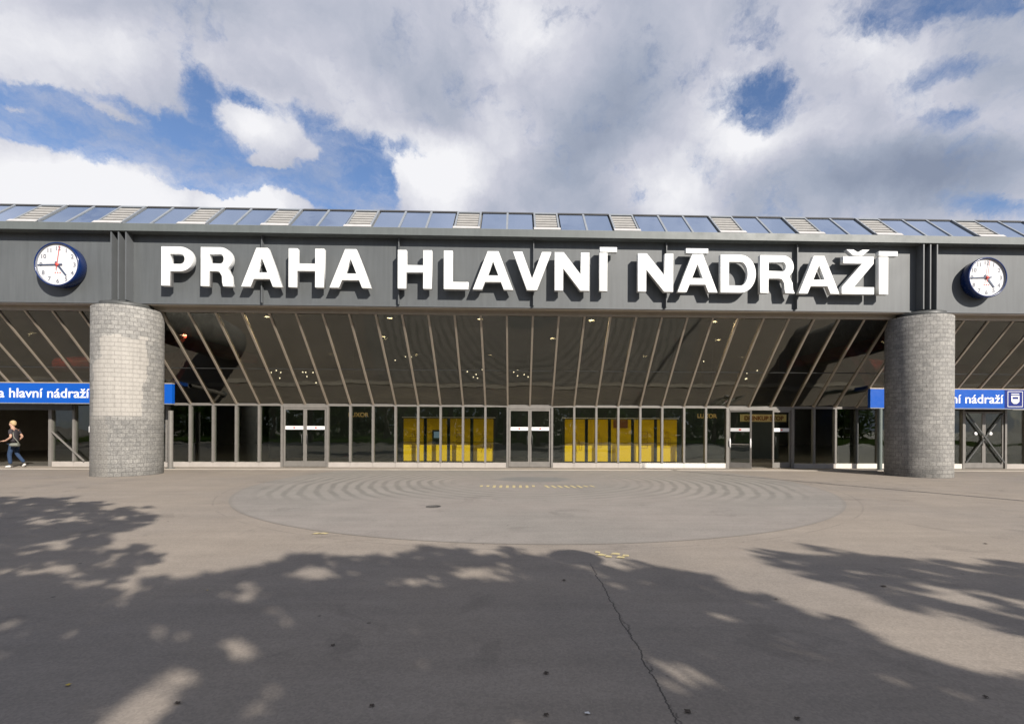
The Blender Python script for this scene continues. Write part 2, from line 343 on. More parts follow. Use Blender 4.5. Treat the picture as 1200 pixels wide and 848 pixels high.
# tiled pillar skins
def pillar_mat(name, patch):
    m, nt, b = new_mat(name)
    ob = nt.node('ShaderNodeTexCoord').outputs['Object']
    x, y, z = nt.sep(ob)[:3]
    th = nt.math('ARCTAN2', x, nt.math('MULTIPLY', y, -1.0))       # 0 faces the plaza
    ul = nt.math('MULTIPLY', th, 0.96)
    vec = nt.comb(ul, z, 0.0)
    jit = nt.vmath('SCALE', nt.vmath('SUBTRACT', nt.noise(ob, 9, 3, .6, 0, 'Color'), (.5, .5, .5)), scale=0.018)
    v2 = nt.vmath('ADD', vec, jit)
    def brick(c1, c2, mo, w, h, ms, off):
        br = nt.node('ShaderNodeTexBrick', offset=off); nt.put(br.inputs['Vector'], v2)
        br.inputs['Color1'].default_value = c4(c1); br.inputs['Color2'].default_value = c4(c2); br.inputs['Mortar'].default_value = c4(mo)
        br.inputs['Scale'].default_value = 1.0; br.inputs['Mortar Size'].default_value = ms; br.inputs['Mortar Smooth'].default_value = 0.3
        br.inputs['Brick Width'].default_value = w; br.inputs['Row Height'].default_value = h; br.inputs['Bias'].default_value = 0.0
        return br
    b1 = brick((0.275, 0.265, 0.245), (0.205, 0.199, 0.187), (0.178, 0.172, 0.16), 0.19, 0.137, 0.009, 0.5)
    c = b1.outputs[0]; hgt = b1.outputs['Fac']
    n1 = nt.noise(ob, 1.1, 6, 0.65); n2 = nt.noise(ob, 22, 5, 0.7)
    c = nt.vmath('SCALE', c, scale=nt.ramp(n1, 0.25, 0.75, 0.80, 1.18, False))
    c = nt.vmath('SCALE', c, scale=nt.ramp(n2, 0.3, 0.7, 0.72, 1.22, False))
    c = nt.vmath('SCALE', c, scale=nt.ramp(nt.noise(nt.vmath('MULTIPLY', ob, (1, 1, 3)), 3.2, 5, .7), 0.35, 0.68, 0.84, 1.14, False))
    c = nt.vmath('SCALE', c, scale=nt.ramp(nt.math('ADD', z, nt.math('MULTIPLY', n1, .8)), 0.35, 0.95, 0.72, 1.0))
    if patch:
        b2 = brick((0.335, 0.315, 0.285), (0.305, 0.287, 0.26), (0.235, 0.22, 0.20), 0.46, 0.137, 0.007, 0.37)
        # newer tiles: block whose ragged outline follows the courses
        zq = nt.math('MULTIPLY', nt.math('FLOOR', nt.math('DIVIDE', z, 0.274)), 0.274)
        rag = nt.math('MULTIPLY', nt.math('SUBTRACT', nt.noise(nt.comb(0, 0, zq), 2.1, 3, 0.6), 0.5), 0.55)
        uq = nt.math('MULTIPLY', nt.math('FLOOR', nt.math('DIVIDE', ul, 0.23)), 0.23)
        ragt = nt.math('MULTIPLY', nt.math('SUBTRACT', nt.noise(nt.comb(uq, 0, 0), 2.7, 2, 0.6), 0.5), 0.9)
        lft = nt.math('GREATER_THAN', nt.math('ADD', ul, nt.math('ADD', rag, nt.math('MULTIPLY', nt.math('SUBTRACT', nt.noise(nt.comb(0, 0, zq), 5.0, 2), .5), .5))), nt.ramp(z, 3.6, 3.8, -0.42, -0.10)); rgt = nt.math('LESS_THAN', nt.math('ADD', ul, nt.math('MULTIPLY', rag, 1.5)), nt.ramp(z, 2.8, 3.4, 0.98, 1.14))
        top = nt.math('LESS_THAN', nt.math('ADD', z, ragt), 4.45); bot = nt.math('GREATER_THAN', z, 1.92)
        pm = nt.math('MULTIPLY', nt.math('MULTIPLY', lft, rgt), nt.math('MULTIPLY', top, bot))
        strip = nt.math('MULTIPLY', nt.math('LESS_THAN', nt.math('ADD', ul, rag), 0.12), nt.math('LESS_THAN', z, 1.9))
        c2 = nt.vmath('SCALE', b2.outputs[0], scale=nt.ramp(n1, 0.25, 0.75, 0.92, 1.07, False))
        c = nt.mix(pm, c, c2)
        c = nt.mix(nt.math('MULTIPLY', strip, 0.6), c, (0.25, 0.235, 0.21, 1))
        low = nt.math('MULTIPLY', nt.ramp(z, 1.9, 1.75), nt.ramp(n2, 0.35, 0.7, 0.45, 0.0))
        c = nt.mix(low, c, (0.10, 0.10, 0.097, 1))
    # soot runs
    sx = nt.comb(nt.math('MULTIPLY', ul, 5.0), nt.math('MULTIPLY', z, 0.4), 0.0)
    c = nt.vmath('SCALE', c, scale=nt.ramp(nt.noise(sx, 1.5, 5, .65), 0.45, 0.75, 1.0, 0.82, False))
    nt.put(b.inputs['Base Color'], c); b.inputs['Roughness'].default_value = 0.85
    bn = nt.node('ShaderNodeBump'); bn.inputs['Strength'].default_value = 0.8; bn.inputs['Distance'].default_value = 0.012
    hh = nt.math('ADD', nt.math('MULTIPLY', hgt, -1.0), nt.math('MULTIPLY', n2, 1.1))
    nt.put(bn.inputs['Height'], hh); nt.put(b.inputs['Normal'], bn.outputs[0])
pillar_mat('pillar_tiles_patched', True); pillar_mat('pillar_tiles', False)

# -------------------------------------------------------------- mesh builders
def link(o, parent=None):
    COL.objects.link(o)
    if parent is not None: o.parent = parent
    return o
def tag(o, label=None, cat=None, group=None, kind=None):
    if label: o['label'] = label
    if cat: o['category'] = cat
    if group: o['group'] = group
    if kind: o['kind'] = kind
    return o
def empty(name, loc, label=None, cat=None, group=None, rz=0.0):
    o = bpy.data.objects.new(name, None); o.empty_display_size = 0.3
    o.location = loc; o.rotation_euler = (0, 0, rz); COL.objects.link(o)
    return tag(o, label, cat, group)
class MB:
    def __init__(s): s.v = []; s.f = []; s.m = []; s.sm = []
    def add(s, vs, fs, mi=0, smooth=False):
        o = len(s.v); s.v += [tuple(p) for p in vs]
        for f in fs: s.f.append([o+i for i in f]); s.m.append(mi); s.sm.append(smooth)
        return s
    def box(s, x0, x1, y0, y1, z0, z1, mi=0):
        v = [(x0,y0,z0),(x1,y0,z0),(x1,y1,z0),(x0,y1,z0),(x0,y0,z1),(x1,y0,z1),(x1,y1,z1),(x0,y1,z1)]
        return s.add(v, [(0,3,2,1),(4,5,6,7),(0,1,5,4),(1,2,6,5),(2,3,7,6),(3,0,4,7)], mi)
    def bar(s, a, b, w, h, up=(0,0,1), mi=0):
        """square section bar from a to b; w across, h along `up`"""
        a = Vector(a); b = Vector(b); d = (b-a).normalized(); up = Vector(up)
        sx = d.cross(up).normalized(); uy = sx.cross(d).normalized()
        vs = []
        for p in (a, b):
            for i, j in ((-1,-1),(1,-1),(1,1),(-1,1)): vs.append(p+sx*w/2*i+uy*h/2*j)
        return s.add(vs, [(0,3,2,1),(4,5,6,7),(0,1,5,4),(1,2,6,5),(2,3,7,6),(3,0,4,7)], mi)
    def tube(s, pts, rs, n=10, mi=0, caps=True, smooth=True):
        pts = [Vector(p) for p in pts]; o = len(s.v); vs = []
        prev = None
        for i, p in enumerate(pts):
            d = (pts[min(i+1, len(pts)-1)]-pts[max(i-1, 0)]).normalized()
            a = d.orthogonal().normalized() if prev is None else (prev-d*prev.dot(d)).normalized()
            prev = a; b = d.cross(a)
            for k in range(n):
                t = 2*math.pi*k/n; vs.append(p+(a*math.cos(t)+b*math.sin(t))*rs[i])
        fs = [(i*n+k, i*n+(k+1)%n, (i+1)*n+(k+1)%n, (i+1)*n+k) for i in range(len(pts)-1) for k in range(n)]
        s.add(vs, fs, mi, smooth)
        if caps:
            s.add([vs[k] for k in range(n)][::-1], [tuple(range(n))], mi); s.add(vs[-n:], [tuple(range(n))], mi)
        return s
    def lathe(s, prof, c=(0,0,0), n=48, mi=0, axis='Z', smooth=True):
        vs = []; c = Vector(c)
        for r, h in prof:
            for k in range(n):
                t = 2*math.pi*k/n
                p = (r*math.cos(t), r*math.sin(t), h) if axis == 'Z' else (r*math.cos(t), h, r*math.sin(t))
                vs.append(c+Vector(p))
        fs = [(i*n+k, i*n+(k+1)%n, (i+1)*n+(k+1)%n, (i+1)*n+k) for i in range(len(prof)-1) for k in range(n)]
        s.add(vs, fs, mi, smooth)
        return s
    def build(s, name, mats, parent=None, loc=None):
        me = bpy.data.meshes.new(name); me.from_pydata(s.v, [], s.f)
        for m in ([mats] if isinstance(mats, str) else mats): me.materials.append(MATS[m])
        me.polygons.foreach_set('material_index', s.m); me.polygons.foreach_set('use_smooth', s.sm)
        me.update(); o = bpy.data.objects.new(name, me)
        if loc is not None: o.location = loc
        return link(o, parent)
def to_mesh(o, name, mats, parent=None):
    dg = bpy.context.evaluated_depsgraph_get(); dg.update()
    me = bpy.data.meshes.new_from_object(o.evaluated_get(dg)); old = o.data
    mw = o.matrix_world.copy()
    bpy.data.objects.remove(o)
    me.name = name; me.materials.clear()
    for m in ([mats] if isinstance(mats, str) else mats): me.materials.append(MATS[m])
    me.transform(mw)
    return link(bpy.data.objects.new(name, me), parent)
def outline(name, loops, depth, mat, parent, X, Y, Z, bevel=0.006):
    """solid letter: front face at Y, thickness depth backwards; loops in (x, z)"""
    cu = bpy.data.curves.new(name, 'CURVE'); cu.dimensions = '2D'; cu.fill_mode = 'BOTH'
    cu.extrude = depth/2-bevel; cu.bevel_depth = bevel; cu.bevel_resolution = 1; cu.offset = -bevel
    for lp in loops:
        sp = cu.splines.new('POLY'); sp.points.add(len(lp)-1)
        for p, q in zip(sp.points, lp): p.co = (q[0], q[1], 0, 1)
        sp.use_cyclic_u = True
    o = bpy.data.objects.new(name, cu); COL.objects.link(o)
    o.matrix_world = Matrix.Translation((X, Y+depth/2, Z)) @ Matrix.Rotation(R_(90), 4, 'X')
    return to_mesh(o, name, mat, parent)
def text(name, body, size, mat, parent, X, Y, Z, width=None, bold=0.0, align='LEFT', depth=0.006, rotz=0.0):
    cu = bpy.data.curves.new(name, 'FONT'); cu.body = body; cu.size = size; cu.align_x = align
    cu.extrude = depth; cu.offset = bold
    o = bpy.data.objects.new(name, cu); COL.objects.link(o)
    bpy.context.view_layer.update()
    sx = 1.0
    if width: sx = width/max(o.dimensions.x, 1e-4)
    o.matrix_world = Matrix.Translation((X, Y, Z)) @ Matrix.Rotation(rotz, 4, 'Z') @ Matrix.Rotation(R_(90), 4, 'X') @ Matrix.Scale(sx, 4, (1, 0, 0))
    return to_mesh(o, name, mat, parent)

# ------------------------------------------------------------------ ground
g = MB().add([(-400,-400,0),(400,-400,0),(400,400,0),(-400,400,0)], [(0,1,2,3)]).build('ground', 'plaza_asphalt'); tag(g, kind='structure')
m = MB(); n = 160
m.add([(RING_C[0]+RING_R*math.cos(2*math.pi*k/n), min(RING_C[1]+RING_R*math.sin(2*math.pi*k/n), 18.05), 0.004) for k in range(n)], [tuple(range(n))])
tag(m.build('paved_circle', 'plaza_inset'), kind='structure')
m = MB()
for a, b in ((-31.5, 31.5),): m.box(a, b, 18.10, 18.26, -0.02, 0.022)
tag(m.build('kerb', 'kerb_stone'), kind='structure')
# worn yellow ticks and a few paint scraps
m = MB()
for k in range(18):
    x0 = -1.55+k*0.178; sk = 0.0 if k < 9 else 0.05
    if k == 9: continue
    y0, y1 = 12.75, 13.28
    if k in (0, 1, 8, 16, 17): y0 = 12.95
    m.add([(x0+sk, y0, 0.008), (x0+0.075+sk, y0, 0.008), (x0+0.075-sk*.4, y1, 0.008), (x0-sk*.4, y1, 0.008)], [(0,1,2,3)])
for (u, v, w) in ((705,650,.06),(713,652,.05),(721,649,.07),(727,653,.06),(733,651,.05),(700,647,.04),(371,625,.07),(379,625,.08)):
    p = gr(u, v); m.add([(p.x-w, p.y-.03, .008), (p.x+w*.6, p.y-.05, .008), (p.x+w, p.y+.02, .008), (p.x-w*.3, p.y+.05, .008)], [(0,1,2,3)])
tag(m.build('road_marking', 'worn_paint'), kind='structure')

# ------------------------------------------------------------ station building
GY, TY, FY = 19.40, 16.53, 16.17        # lower glass, top of sloped glass, fascia planes
ZB, ZT, ZF, ZC = 2.49, 5.50, 5.65, 7.93
M = 0.9; K0, K1 = -35, 35
XL, XR = K0*M, K1*M
st = empty('railway_station', (0, GY, 0), 'long low station front of sloped glass bays under a grey metal fascia', 'building')
st_inv = Matrix.Translation((0, -GY, 0))
def P(mb, name, mats, parent=st, shift=True):
    """parts are written in world coordinates; move them into the building's frame"""
    if parent is st: mb.v = [(x, y-GY, z) for x, y, z in mb.v]
    return mb.build(name, mats, parent)
P(MB().box(XL, XR, FY, FY+0.10, ZF, 8.0), 'fascia', 'fascia_metal')
P(MB().box(XL, XR, FY-0.035, FY-0.003, ZF-0.0, ZF+0.045), 'fascia_trim', 'fin_metal')
P(MB().box(XL, XR, FY+0.002, TY+0.10, ZF-0.03, ZF-0.003), 'soffit', 'bronze_frame')
P(MB().box(XL, XR, TY-0.03, TY+0.12, ZT-0.02, ZF-0.032), 'head_rail', 'bronze_frame')
P(MB().box(XL, XR, FY-0.34, FY-0.02, ZC+.0, ZC+0.24).box(XL, XR, FY-0.02, FY+0.35, ZC+0.072, ZC+0.235), 'cornice', 'cornice_metal')
for k in range(-7, 8):
    X = k*4.5
    if abs(k) in (3,): 
        for dx in (-0.235, 0, 0.235):
            P(MB().box(X+dx-0.02, X+dx+0.02, FY-0.30, FY-0.002, ZF+0.05, ZC-0.003), 'fascia_fin', 'fin_metal')
    else:
        P(MB().box(X-0.014, X+0.014, FY-0.15, FY-0.002, ZF+0.05, ZC-0.003), 'fascia_fin', 'fin_metal')
# sloped skylight band above the cornice
SY0, SZ0, SY1, SZ1 = FY-0.20, ZC+0.245, FY+0.93, ZC+1.33
sl = Vector((0, SY1-SY0, SZ1-SZ0)); sn = Vector((0, -(SZ1-SZ0), SY1-SY0)).normalized()
def sp(x, t, h): return Vector((x, SY0, SZ0)) + sl*t + sn*h
def slab(mb, x0, x1, t0, t1, h0, h1, mi=0):
    vs = [sp(x0,t0,h0), sp(x1,t0,h0), sp(x1,t1,h0), sp(x0,t1,h0), sp(x0,t0,h1), sp(x1,t0,h1), sp(x1,t1,h1), sp(x0,t1,h1)]
    return mb.add(vs, [(0,3,2,1),(4,5,6,7),(0,1,5,4),(1,2,6,5),(2,3,7,6),(3,0,4,7)], mi)
LOUV = [-34,-32,-29,-26,-23,-19,-16,-13,-10,-7,-3,0,3,7,10,13,17,20,24,27,30,33]
P(slab(MB(), XL, XR, 0, 1, -0.10, -0.06), 'skylight_backing', 'roof_deck')
prev = K0
for k in range(K0, K1):
    x0, x1 = k*M, (k+1)*M
    if k in LOUV:
        q = MB(); slab(q, x0+.02, x0+.08, 0, 1.0, -.05, .045); slab(q, x1-.08, x1-.02, 0, 1.0, -.05, .045); slab(q, x0+.08, x1-.08, .93, 1.0, -.05, .045)
        lf = P(q, 'louver_vent', 'skylight_frame')
        q = MB()
        for j in range(6):
            t = .11+j*.135; slab(q, x0+.085, x1-.085, t, t+.098, -.02, .02)
        q.v = [(a, b-GY, c) for a, b, c in q.v]; q.build('slats', 'louver_tan', lf)
        q = MB(); slab(q, x0+.085, x1-.085, .10, .925, -.055, -.035); q.v = [(a, b-GY, c) for a, b, c in q.v]; q.build('vent_backing', 'skylight_cap', lf)
        q = MB(); slab(q, x0-.0, x1+.0, -.01, .09, .05, .075)
        q.v = [(a, b-GY, c) for a, b, c in q.v]; q.build('sill', 'louver_sill', lf)
    else:
        P(slab(MB(), x0+.035, x1-.035, 0.05, .97, -.02, .0), 'skylight_pane', 'skylight_glass')
        if (k-1) not in LOUV: P(slab(MB(), x0-.034, x0+.034, 0.0, 1.0, -.04, .025), 'skylight_bar', 'skylight_frame')
runs = []; s0 = K0
for k in LOUV+[K1]:
    if k > s0: runs.append((s0, k))
    s0 = k+1
for a, b in runs: P(slab(MB(), a*M-.02, b*M+.02, .972, 1.04, -.05, .022), 'skylight_cap', 'skylight_cap')
P(slab(MB(), XL, XR, 0, .045, -.05, .03), 'skylight_sill', 'skylight_frame')
P(MB().box(XL, XR, SY1+0.02, 46, SZ1-.16, SZ1-.02), 'roof', 'roof_deck')
# sloped glazing
gs = Vector((0, TY-GY, ZT-ZB)); gn = Vector((0, -(ZT-ZB), TY-GY)).normalized()   # outward, downward
def gp(x, t, h): return Vector((x, GY, ZB)) + gs*t + gn*h
def gslab(mb, x0, x1, t0, t1, h0, h1, mi=0, j=(0,0,0,0)):
    vs = [gp(x0,t0,h0+j[0]), gp(x1,t0,h0+j[1]), gp(x1,t1,h0+j[2]), gp(x0,t1,h0+j[3]), gp(x0,t0,h1+j[0]), gp(x1,t0,h1+j[1]), gp(x1,t1,h1+j[2]), gp(x0,t1,h1+j[3])]
    return mb.add(vs, [(0,1,2,3),(7,6,5,4),(4,5,1,0),(5,6,2,1),(6,7,3,2),(7,4,0,3)], mi)
for k in range(K0, K1):
    ja, jb = random.gauss(0, .006), random.gauss(0, .014)
    P(gslab(MB(), k*M+.031, (k+1)*M-.031, .02, .99, -.008, .008, 0, (-ja-jb, ja-jb, ja+jb, -ja+jb)), 'sloped_glass_pane', 'bronze_glass')
for k in range(K0, K1+1):
    P(gslab(MB(), k*M-.033, k*M+.033, .0, 1.0, -.07, .04), 'sloped_mullion', 'bronze_frame')
P(gslab(MB(), XL, XR, .425, .433, .009, .016), 'glazing_joint', 'dark_frame')
P(MB().box(XL, XR, GY-.05, GY+.07, ZB-.05, ZB+.045), 'transom', 'steel_frame')
# lower glazing
DOORS = {-11: 'L', -10: 'R', -1: 'L', 0: 'R'}
OPEN = {9, 10, 11}
ENTR = {-24, -23, -22}
LIT_PLINTH = {5, 6, 7, 8, 14, 15, 16, 17, 18, 19}  # plinth panels coloured pale as if the sun lay on them
ZPL = 0.197
def pane(k, z0=ZPL):
    P(MB().box(k*M+.05, (k+1)*M-.05, GY-.008, GY+.008, z0, ZB-.052), 'glass_pane', 'front_glass')
for k in range(K0, K1):
    if k in DOORS or k in OPEN or k in ENTR or k in (20, 21): continue
    pane(k)
    pm = 'plinth_sunlit' if k in LIT_PLINTH else 'plinth_stone'
    if k in (12, 13): pm = 'plinth_stone'  # kept grey: the pillar's shadow is put into the panel colour
    P(MB().box(k*M+.004, (k+1)*M-.004, GY-.07, GY+.07, 0.0, ZPL-.003), 'plinth_panel', pm)
for k in range(K0, K1+1):
    z0 = ZPL
    if k in (-11, -10, -9, -1, 0, 1, 9, 12, 20, 21, 22, -24, -21): z0 = 0.0
    if k in (10, 11, -10, 0, -23, -22, 21): continue
    w = .042 if k not in (9, 12, -24, -21) else .062
    mt = 'dark_frame' if k in (15, -23, -22) else 'steel_frame'
    P(MB().box(k*M-w, k*M+w, GY-.09, GY+.06, z0, ZB-.052), 'mullion', mt)
def door_leaf(hx, w, side, angle, parent_frame=None, band=True, bar=False, brace=False):
    """leaf hinged at x = hx; side +1 extends to +x; angle opens it towards the plaza"""
    e = bpy.data.objects.new('door', None); e.empty_display_size = .2; COL.objects.link(e); e.parent = st
    e.location = (hx, -0.0, 0); e.rotation_euler = (0, 0, -side*angle)
    s = side
    def b(mb, x0, x1, y0, y1, z0, z1):
        a, c = sorted((x0*s, x1*s)); return mb.box(a, c, y0, y1, z0, z1)
    q = MB(); H = 2.36
    b(q, .0, .065, -.045, .0, .02, H); b(q, w-.065, w, -.045, .0, .02, H); b(q, .065, w-.065, -.045, .0, H-.07, H); b(q, .065, w-.065, -.045, .0, .02, .24)
    if brace:
        q.bar((s*.06, -.05, .25), (s*(w-.06), -.05, H-.1 if False else 1.3), .045, .03, up=(0, 1, 0))
    q.build('door_frame', 'steel_frame', e)
    b(MB(), .066, w-.066, -.028, -.016, .241, H-.071).build('door_glass', 'front_glass', e)
    if band:
        q = MB(); b(q, .068, w-.068, -.040, -.030, 1.50, 1.64); q.build('notice_strip', 'sign_white', e)
        q = MB(); b(q, w*.45, w*.55, -.043, -.041, 1.54, 1.60); q.build('notice_mark', 'clock_red', e)
    if bar:
        q = MB(); q.tube([(s*.08, -.09, .98), (s*(w-.08), -.09, .98)], [.018, .018], 8); q.build('push_bar', 'steel_frame', e)
        for xx in (.06, w-.03):
            q = MB(); q.tube([(s*xx, -.075, .85), (s*xx, -.11, .95), (s*xx, -.11, 1.1), (s*xx, -.075, 1.22)], [.02, .03, .03, .016], 8); q.build('handle', 'sign_white', e)
    else:
        q = MB(); q.tube([(s*(w-.10), -.045, .95), (s*(w-.10), -.10, .97), (s*(w-.10), -.10, 1.28), (s*(w-.10), -.045, 1.30)], [.012]*4, 8); q.build('handle', 'dark_frame', e)
    return e
for k in (-11, -1):
    door_leaf(k*M+.056, M-.06, 1, R_(0)); door_leaf((k+2)*M-.056, M-.06, -1, 0)
    P(MB().box(k*M+.056, (k+2)*M-.056, GY-.06, GY+.05, 2.37, ZB-.052), 'door_head', 'steel_frame')
door_leaf(9*M+.08, .86, 1, R_(34), bar=True)['label'] = 'left door leaf pushed open beside the dark doorway'
door_leaf(12*M-.08, .86, -1, R_(12))['label'] = 'right door leaf standing slightly ajar'
P(MB().box(9*M+.076, 12*M-.076, GY-.10, GY+.05, 2.37, ZB-.052), 'door_head', 'steel_frame')
door_leaf(20*M+.056, M-.06, 1, 0, band=False, brace=False); door_leaf(22*M-.056, M-.06, -1, 0, band=False)
q = MB(); q.bar((20*M+.1, GY-.085, .25), (22*M-.1, GY-.085, 2.3), .055, .03, up=(0, 1, 0)); q.bar((20*M+.1, GY-.12, 2.3), (22*M-.1, GY-.12, .25), .055, .03, up=(0, 1, 0))
P(q, 'cross_brace', 'dark_frame')
for x in (20*M+.55, 22*M-.62):
    q = MB(); q.lathe([(0.0, -.05), (.075, -.05), (.075, -.046)], (x, GY, 1.45), 24, axis='Y'); P(q, 'door_sticker', 'sign_white')
q = MB(); q.bar((-21*M+.1, GY-.12, 1.38), (-19.5*M+.0, GY-.12, .22), .06, .03, up=(0, 1, 0)); P(q, 'diagonal_brace', 'steel_frame')
P(MB().box(-24*M-.1, -20*M, GY-.14, GY-.06, 2.22, 2.44), 'entrance_head', 'fascia_metal')
for (x, z, w) in ((-21.55, 1.62, .22), (-17.45, 1.47, .20)):
    P(MB().box(x, x+w, GY-.035, GY-.03, z-.12, z+.12), 'window_notice', 'sign_white')
# hall inside
P(MB().box(XL, XR, GY+.07, 45.8, -.05, .02), 'hall_floor', 'inside_floor')
P(MB().box(XL, XR, TY+.12, 45.8, ZF+.0, ZF+.12), 'hall_ceiling', 'inside_ceiling')
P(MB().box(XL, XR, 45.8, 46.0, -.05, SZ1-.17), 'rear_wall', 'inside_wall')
for sx in (XL-.2, XR):
    P(MB().add([(sx, GY-.1, 0), (sx, GY-.1, ZB), (sx, TY, ZT), (sx, FY, ZF), (sx, FY, SZ1-.2), (sx, 46, SZ1-.2), (sx, 46, 0),
                (sx+.2, GY-.1, 0), (sx+.2, GY-.1, ZB), (sx+.2, TY, ZT), (sx+.2, FY, ZF), (sx+.2, FY, SZ1-.2), (sx+.2, 46, SZ1-.2), (sx+.2, 46, 0)],
               [(0,1,2,3,4,5,6), (13,12,11,10,9,8,7)]+[(i, 7+i, 7+(i+1)%7, (i+1)%7) for i in range(7)]), 'end_wall', 'plinth_stone')
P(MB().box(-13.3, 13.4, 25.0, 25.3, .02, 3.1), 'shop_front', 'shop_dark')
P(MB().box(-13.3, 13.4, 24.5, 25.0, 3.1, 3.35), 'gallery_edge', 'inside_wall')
for sx in (-1, 1):
    q = MB(); q.bar((sx*15.2, 20.5, ZF-.3), (sx*15.2, 27, ZF-.3), .5, .45); q.bar((sx*15.2, 20.2, 3.0), (sx*13.9, 20.2, ZF-.4), .4, .4, up=(0, 1, 0)); P(q, 'red_beam', 'inside_red')
    q = MB(); q.tube([(sx*16.5, 23, ZF-.9), (sx*22, 23, ZF-1.2)], [.35, .35], 16); P(q, 'red_duct', 'inside_red')

# round ceiling lamps inside, each with its own light
lamp_pts = [(x, 21.2) for x in (-21.5, -15, -6.4, 1.05, 8.5, 16)] + [(x, 17.6) for x in (-9.6, -5.2, -1.9, 2.2, 6.8)] + [(x, 26.2) for x in (-10.6, -6.0, -2.0, 6.6, 12)]
def glow_light(x, y, z, w):
    l = bpy.data.lights.new('downlight', 'AREA'); l.shape = 'DISK'; l.size = .3; l.energy = w; l.color = (1, .82, .58)
    o = bpy.data.objects.new('downlight_beam', l); o.location = (0, 0, -.05); return o
ZL = ZF-.02
for i, (x, y) in enumerate(lamp_pts):
    row = 'nearest the sloped glass' if y < 18 else ('in the middle row' if y < 22 else 'deep inside the hall')
    L = empty('ceiling_lamp', (x, y, ZL), 'warm round ceiling downlight %s, number %d from left' % (row, 1+[p for p in lamp_pts if p[1] == y].index((x, y))), 'ceiling lamp', 'downlights on the hall ceiling')
    MB().lathe([(.17, .02), (.17, -.06), (.13, -.06), (.12, -.02), (0.0, -.02)], n=20).build('lamp_rim', 'dark_frame', L)
    MB().lathe([(.118, -.028), (0.001, -.03)], n=20).build('lamp_lens', 'lamp_glow', L)
    if y > 20 or abs(x+9.6) < .1 or x > 2:
        b = glow_light(x, y, ZL, 95); link(b, L)
for i, (u, v) in enumerate(((322,440),(365,441),(556,440),(612,441),(880,438),(472,421),(830,416))):
    p = at(u, v, 27.0)
    side = ['leftmost', 'second', 'third', 'fourth', 'rightmost', 'small upper left', 'small upper right'][i]
    L = empty('spotlight_cluster', (p.x, 27.0, ZF), '%s cluster of tiny bright bulbs hanging in the dark hall' % side, 'light', 'bulb clusters hanging in the hall')
    q = MB(); q.tube([(0, 0, 0), (0, 0, p.z-ZF)], [.012, .012], 6); q.build('rod', 'dark_frame', L)
    rr = random.Random(i)
    for j in range(5 if i < 5 else 3):
        dx, dz = rr.uniform(-.5, .5), rr.uniform(-.35, .35)
        MB().lathe([(0.001, .035), (.025, .025), (.035, 0), (.025, -.025), (0.001, -.035)], (dx, rr.uniform(-.2, .2), p.z-ZF+dz), 8).build('bulb', 'lamp_bulb', L)

# -------------------------------------------------------------- pillars
def pillar(cx, cy, mat, label):
    t = empty('round_pillar', (cx, cy, 0), label, 'pillar', 'round tiled pillars under the fascia')
    MB().lathe([(.955, -.02), (.955, 5.43), (.93, 5.45), (0.001, 5.45)], n=72).build('shaft', mat, t)
    MB().lathe([(0.001, 5.452), (.70, 5.452), (.72, 5.47), (.72, 5.605), (0.001, 5.605)], (0, -.05, 0), n=36).build('bearing_plate', 'dark_frame', t)
    return t
pillar(-13.5, 16.30, 'pillar_tiles_patched', 'grey tiled round pillar at left, patched with a block of newer pale tiles')
pillar(13.5, 16.35, 'pillar_tiles', 'evenly grey rough tiled round pillar at right of the doors, without repair patches')

